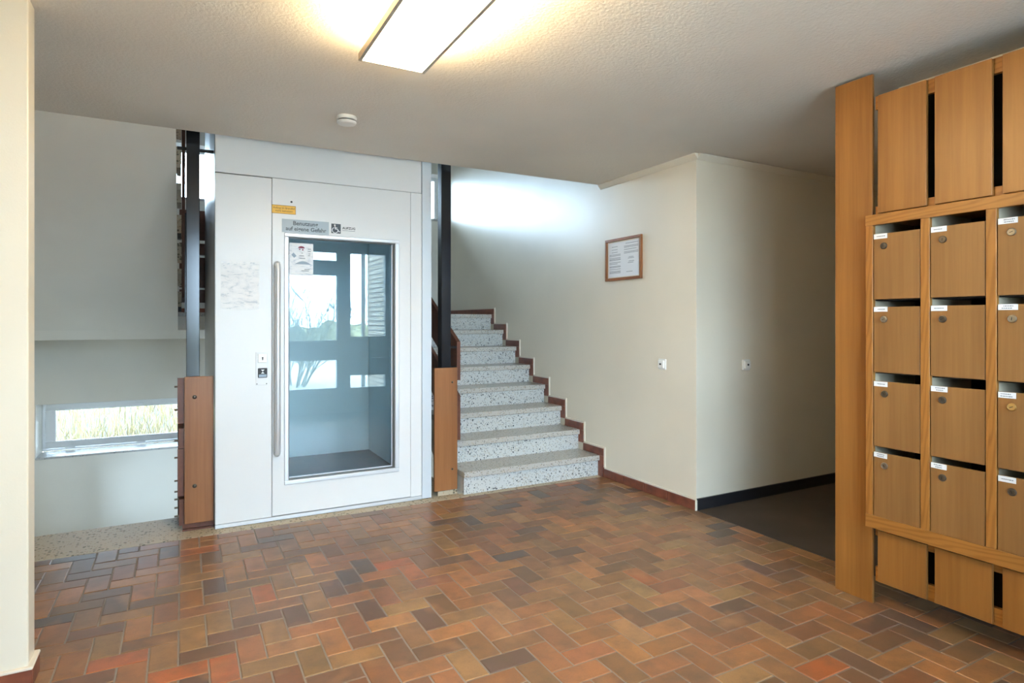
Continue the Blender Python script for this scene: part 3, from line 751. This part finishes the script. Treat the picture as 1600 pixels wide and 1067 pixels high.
def switch(loc, axis, label):
    t = thing('light_switch', label, 'light switch', loc)
    x, y, z = loc
    if axis == 'x':
        part('base_plate', B(x-0.010, x-0.0005, y-0.041, y+0.041, z-0.041, z+0.041, bevel=0.003), M['plastic'], t)
        part('cover', B(x-0.026, x-0.0105, y-0.030, y+0.030, z-0.028, z+0.030, bevel=0.005, seg=2), M['plastic'], t)
        part('push_button', MB().cyl((x-0.030, y, z+0.002), 0.0075, 0.004, 'x', 14), M['dark'], t)
    else:
        part('base_plate', B(x-0.041, x+0.041, y-0.010, y-0.0005, z-0.041, z+0.041, bevel=0.003), M['plastic'], t)
        part('cover', B(x-0.030, x+0.030, y-0.026, y-0.0105, z-0.028, z+0.030, bevel=0.005, seg=2), M['plastic'], t)
        part('push_button', MB().cyl((x, y-0.030, z+0.002), 0.0075, 0.004, 'y', 14), M['dark'], t)
switch((XR, 3.545, 1.026), 'x', 'white push switch on the bright wall below the framed notice')
switch((3.745, 3.2, 1.026), 'y', 'white push switch on the shaded corridor wall')

# ------------------------------------------------------------------ mailbox wall
MX = 2.87
mbx = thing('mailbox_unit', 'wooden wall of mailboxes with panels above and below', 'mailboxes', (3.05, 1.36, 0))
cols = [(1.503-0.2485*i, 1.711-0.2485*i) for i in range(6)]
YN = 0.2215

rows = [(1.456, 1.762), (1.114, 1.420), (0.766, 1.072), (0.436, 0.737)]
for a, b in [(1.713, 1.746)] + [(1.4645-0.2485*i, 1.501-0.2485*i) for i in range(6)]:
    part('stile', B(MX, MX+0.022, a, b, 0.437, 1.8065, bevel=0.001), M['oak'], mbx)
    part('divider', B(MX+0.0225, 3.225, a+0.0005, min(a+0.02, 1.7225), 0.40, 1.83), M['pale_ply'], mbx)
part('rail', B(MX-0.002, MX+0.022, YN, 1.746, 1.807, 1.856, bevel=0.001), M['oak_y'], mbx)
part('rail', B(MX-0.002, MX+0.022, YN, 1.746, 0.376, 0.4365, bevel=0.001), M['oak_y'], mbx)
part('cabinet_top', B(MX+0.0225, 3.225, YN, 1.7225, 1.8305, 1.852), M['oak_y'], mbx)
part('cabinet_bottom', B(MX+0.0225, 3.225, YN, 1.7225, 0.378, 0.3995), M['oak_y'], mbx)
part('cabinet_back', B(3.226, 3.236, YN, 1.7225, 0.378, 1.852), M['cavity_shade'], mbx)
shelf_me = None
for (c0, c1) in cols:
    for (z0, z1) in rows[:3]:
        part('shelf', B(MX+0.024, 3.22, c0-0.004, c1+0.004, z0-0.006, z0+0.006), M['cavity_shade'], mbx)
dm = MB().box(-0.0005, 0.016, -0.1025, 0.1025, 0.0, 0.304, bevel=0.0015); door_a = dm.mesh('mailbox_door', M['box'])
lk = MB()
lk.lathe((0, 0, 0), [(0.0155, 0.0), (0.0155, 0.003), (0.0135, 0.007), (0.012, 0.0075), (0.0112, 0.0062), (0.0005, 0.0062)], 20, 'x', -1)
lk.mi = 1; lk.box(-0.0075, -0.006, -0.0012, 0.0012, -0.006, 0.006)
lock_me = {}
for nm, mt in (('nickel', M['nickel']), ('steel_lock', M['steel_lock']), ('brass', M['brass'])):
    if not lock_me: base = lk.mesh('lock', [mt, M['dark']], True); lock_me[nm] = base
    else:
        c = base.copy(); c.materials[0] = mt; lock_me[nm] = c
def plate_mesh(wd, ht):
    p = MB().box(-0.0016, 0, 0, wd, 0, ht)
    p.mi = 1
    n = random.choice((1, 2))
    for i in range(n):
        z = ht*(0.42 if n == 1 else (0.22 + 0.38*i))
        a = random.uniform(0.12, 0.3)*wd; b = wd-random.uniform(0.12, 0.3)*wd
        y = a
        while y < b:
            l = random.uniform(0.003, 0.008); p.box(-0.0019, -0.0017, y, min(y+l, b), z, z+ht*0.16); y += l+0.0015
    return p.mesh('name_plate', [M['paper'], M['ink']])
kinds = 2*[['nickel', 'steel_lock', 'nickel', 'steel_lock'], ['nickel', 'nickel', 'nickel', 'nickel'], ['steel_lock', 'steel_lock', 'brass', 'nickel']]
for ci, (c0, c1) in enumerate(cols):
    for ri, (z0, z1) in enumerate(rows):
        yc = (c0+c1)/2
        d = link('door', door_a, mbx, Vector((MX+0.003, yc, z0)) - ORG[mbx])
        d.scale = (1, 1, (z1-z0)/0.304)
        k = link('lock', lock_me[kinds[ci][ri]], d, (-0.0006, 0.0535+random.uniform(-.002, .002), 0.247)); k.rotation_euler = (random.choice((0, 0.1, 1.2, -0.4)), 0, 0)
        wd = 0.062+random.uniform(-0.004, 0.004)
        tilt = 0.06 if (ci, ri) == (0, 3) else (0.05 if (ci, ri) == (1, 3) else random.uniform(-0.01, 0.01))
        pl = link('name_plate', plate_mesh(wd, 0.023), d, (-0.0006, 0.1005-wd, 0.281+random.uniform(-.001, .001))); pl.rotation_euler = (tilt*0.5, 0, 0)
# panel screens above and below
PX = 2.900
pcols = [(1.493, 1.707), (1.244, 1.459), (0.990, 1.208), (0.743, 0.959), (0.495, 0.711), (0.246, 0.462)]
for nm, z0, z1, r in (('upper', 1.866, 2.425, ((2.365, 2.428), (1.8565, 1.902))), ('lower', 0.118, 0.362, ((0.330, 0.3745), (0.112, 0.182)))):
    for ra, rb in r:
        part('panel_rail', B(PX+0.0185, PX+0.040, 0.24, 1.728, ra, rb), M['oak_y'], mbx)
    for a, b in pcols:
        part('panel', B(PX, PX+0.018, a, b, z0, z1, bevel=0.0015), M['veneer'], mbx)
part('backing', B(2.995, 3.005, 0.24, 1.7225, 1.853, 2.43), M['cavity_shade'], mbx)  # added black sheet painting the shade behind the upper panel gaps
part('backing', B(2.995, 3.005, 0.24, 1.7225, 0.10, 0.377), M['cavity_shade'], mbx)  # same painted shade behind the lower panels
for y in (0.33, 0.80, 1.355, 1.62):
    part('upright', B(2.9405, 2.985, y, y+0.04, 0.112, 0.3775), M['cavity_shade'], mbx)
    part('upright', B(2.9405, 2.985, y, y+0.04, 1.853, 2.428), M['cavity_shade'], mbx)
single('end_board', B(2.910, 2.926, 1.7380, 1.927, 0.0, 2.540, bevel=0.0015), M['veneer'], (2.92, 1.825, 0), 'tall wooden board standing at the far end of the mailboxes', 'board')

# ------------------------------------------------------------------ ceiling lamp and smoke alarm
lp = thing('ceiling_lamp', 'flat rectangular ceiling lamp with glowing white diffuser', 'lamp', (0.80, 1.95, CEIL))
lx0, lx1, ly0, ly1, lz = 0.652, 0.945, 1.35, 2.562, 2.452
f = MB()
f.box(lx0, lx0+0.014, ly0, ly1, lz, lz+0.03).box(lx1-0.014, lx1, ly0, ly1, lz, lz+0.03).box(lx0+0.014, lx1-0.014, ly0, ly0+0.008, lz, lz+0.03).box(lx0+0.014, lx1-0.014, ly1-0.008, ly1, lz, lz+0.03)
part('frame', f, M['lamp_frame'], lp)
part('diffuser', B(lx0+0.0145, lx1-0.0145, ly0+0.0085, ly1-0.0085, lz+0.003, lz+0.010), M['lamp'], lp)
part('housing', B(lx0+0.06, lx1-0.06, ly0+0.1, ly1-0.1, lz+0.032, CEIL-0.001), M['lamp_frame'], lp)
part('side_diffuser', B(lx0+0.012, lx0+0.0585, ly0+0.1, ly1-0.14, lz+0.032, lz+0.040), M['lamp_up'], lp)
part('side_diffuser', B(lx1-0.0585, lx1-0.012, ly0+0.1, ly1-0.14, lz+0.032, lz+0.040), M['lamp_up'], lp)
sm = thing('smoke_alarm', 'round white smoke alarm on the ceiling behind the lamp', 'smoke alarm', (0.848, 3.60, CEIL))
part('base', MB().lathe((0.848, 3.60, CEIL-0.0005), [(0.057, 0), (0.058, 0.004), (0.058, 0.020), (0.054, 0.022)], 36, 'z', -1), M['plastic'], sm, True)
part('sensor_ring', MB().lathe((0.848, 3.60, CEIL-0.022), [(0.050, 0), (0.050, 0.008)], 36, 'z', -1), M['seam'], sm, True)
part('cover', MB().lathe((0.848, 3.60, CEIL-0.030), [(0.056, 0), (0.056, 0.006), (0.050, 0.014), (0.030, 0.018), (0.001, 0.019)], 36, 'z', -1), M['plastic'], sm, True)

# ------------------------------------------------------------------ outdoors
struct('ground_front', MB().box(-30, 30, -40, YE-0.105, -0.30, -0.02), M['paving'])
struct('ground_back', MB().prism([(YB+0.405, -0.6), (YB+0.405, -0.25), (YB+1.0, -0.25), (15.0, 0.18), (60, 0.6), (60, -0.6)], 'x', -30, 30), M['soil'])
# tall dry grass beyond the low window
mm = MB()
for i in range(7000):
    x = random.uniform(-4.2, 1.2); y = YB+0.9+ (random.random()**1.4)*7
    h_ = random.uniform(0.12, 0.42); a = random.uniform(0, math.pi); wd = random.uniform(0.003, 0.007)
    lx, ly = random.gauss(0, 0.09), random.gauss(0, 0.09)
    gz = max(0.0, (y-YB-1.0)*0.07)
    cx_, sx_ = math.cos(a)*wd, math.sin(a)*wd
    mm._add([(x-cx_, y-sx_, -0.26+gz), (x+cx_, y+sx_, -0.26+gz), (x+lx*0.4+cx_*0.7, y+ly*0.4+sx_*0.7, -0.25+h_*0.6+gz), (x+lx*0.4-cx_*0.7, y+ly*0.4-sx_*0.7, -0.25+h_*0.6+gz), (x+lx, y+ly, -0.25+h_+gz)],
            [(0, 1, 2, 3), (3, 2, 4)])
go = link('meadow_grass', mm.mesh('meadow_grass', M['grass']))
tag(go, 'tall dry meadow grass outside the low window', 'grass', kind='stuff')
# shrub, hedge and brick wing in front of the entrance (seen mirrored in the lift glass)
def twigs(mbo, p, d, ln, r, depth):
    pts = [p]; cur = Vector(p); dd = Vector(d).normalized()
    for i in range(4):
        dd = (dd + Vector((random.gauss(0, .10), random.gauss(0, .10), random.gauss(0.04, .06)))).normalized()
        cur = cur + dd*ln/4; pts.append(tuple(cur))
    mbo.tube(pts, r, 4, r*0.4)
    if depth > 0:
        for i in range(3 if depth > 1 else 7):
            t = random.randint(1, 4)
            nd = (dd + Vector((random.gauss(0, .5), random.gauss(0, .5), random.gauss(0.15, .3)))).normalized()
            twigs(mbo, pts[t], nd, ln*random.uniform(0.5, 0.75), r*0.62, depth-1)
sh = MB()
for i in range(26):
    a = random.uniform(0, 2*math.pi); t = random.uniform(0.1, 0.9)
    twigs(sh, (2.05+0.25*math.cos(a), -4.6+0.25*math.sin(a), -0.03), (t*math.cos(a), t*math.sin(a), 1.0), random.uniform(0.95, 1.35), 0.02, 3)
single('bare_shrub', sh, M['twig'], (2.05, -4.6, -0.03), 'bare twiggy shrub outdoors mirrored in the lift window', 'shrub')
hd = MB()
for i in range(90):
    x = -6+i*0.2; r = random.uniform(0.35, 0.6)
    bmesh.ops.create_icosphere(hd.bm, subdivisions=2, radius=r, matrix=Matrix.Translation((x, -14+random.uniform(-.4, .4), 0.35+random.uniform(0, 0.55))))
for v in hd.bm.verts: v.co += Vector((random.gauss(0, .07), random.gauss(0, .07), random.gauss(0, .07)))
single('hedge', hd, M['hedge'], (3, -14, -0.02), 'green hedge outdoors mirrored in the lift window', 'hedge')
struct('ceiling_daylight_block', MB().box(-1.6, 2.15, -2.6, YE-0.12, 2.64, 2.80), M['wall_soft'])  # unseen canopy added to cut the daylight entering through the entrance
wg = thing('brick_wing', 'pale brick side wall outdoors mirrored in the lift window', 'building', (2.9, -0.9, -0.02))
part('brick_wall', B(2.80, 3.10, -1.45, YE-0.11, -0.02, 3.6), M['brick'], wg)
part('downpipe', MB().tube([(2.74, -1.50, -0.02), (2.74, -1.50, 3.5)], 0.035, 12), M['entry'], wg, True)
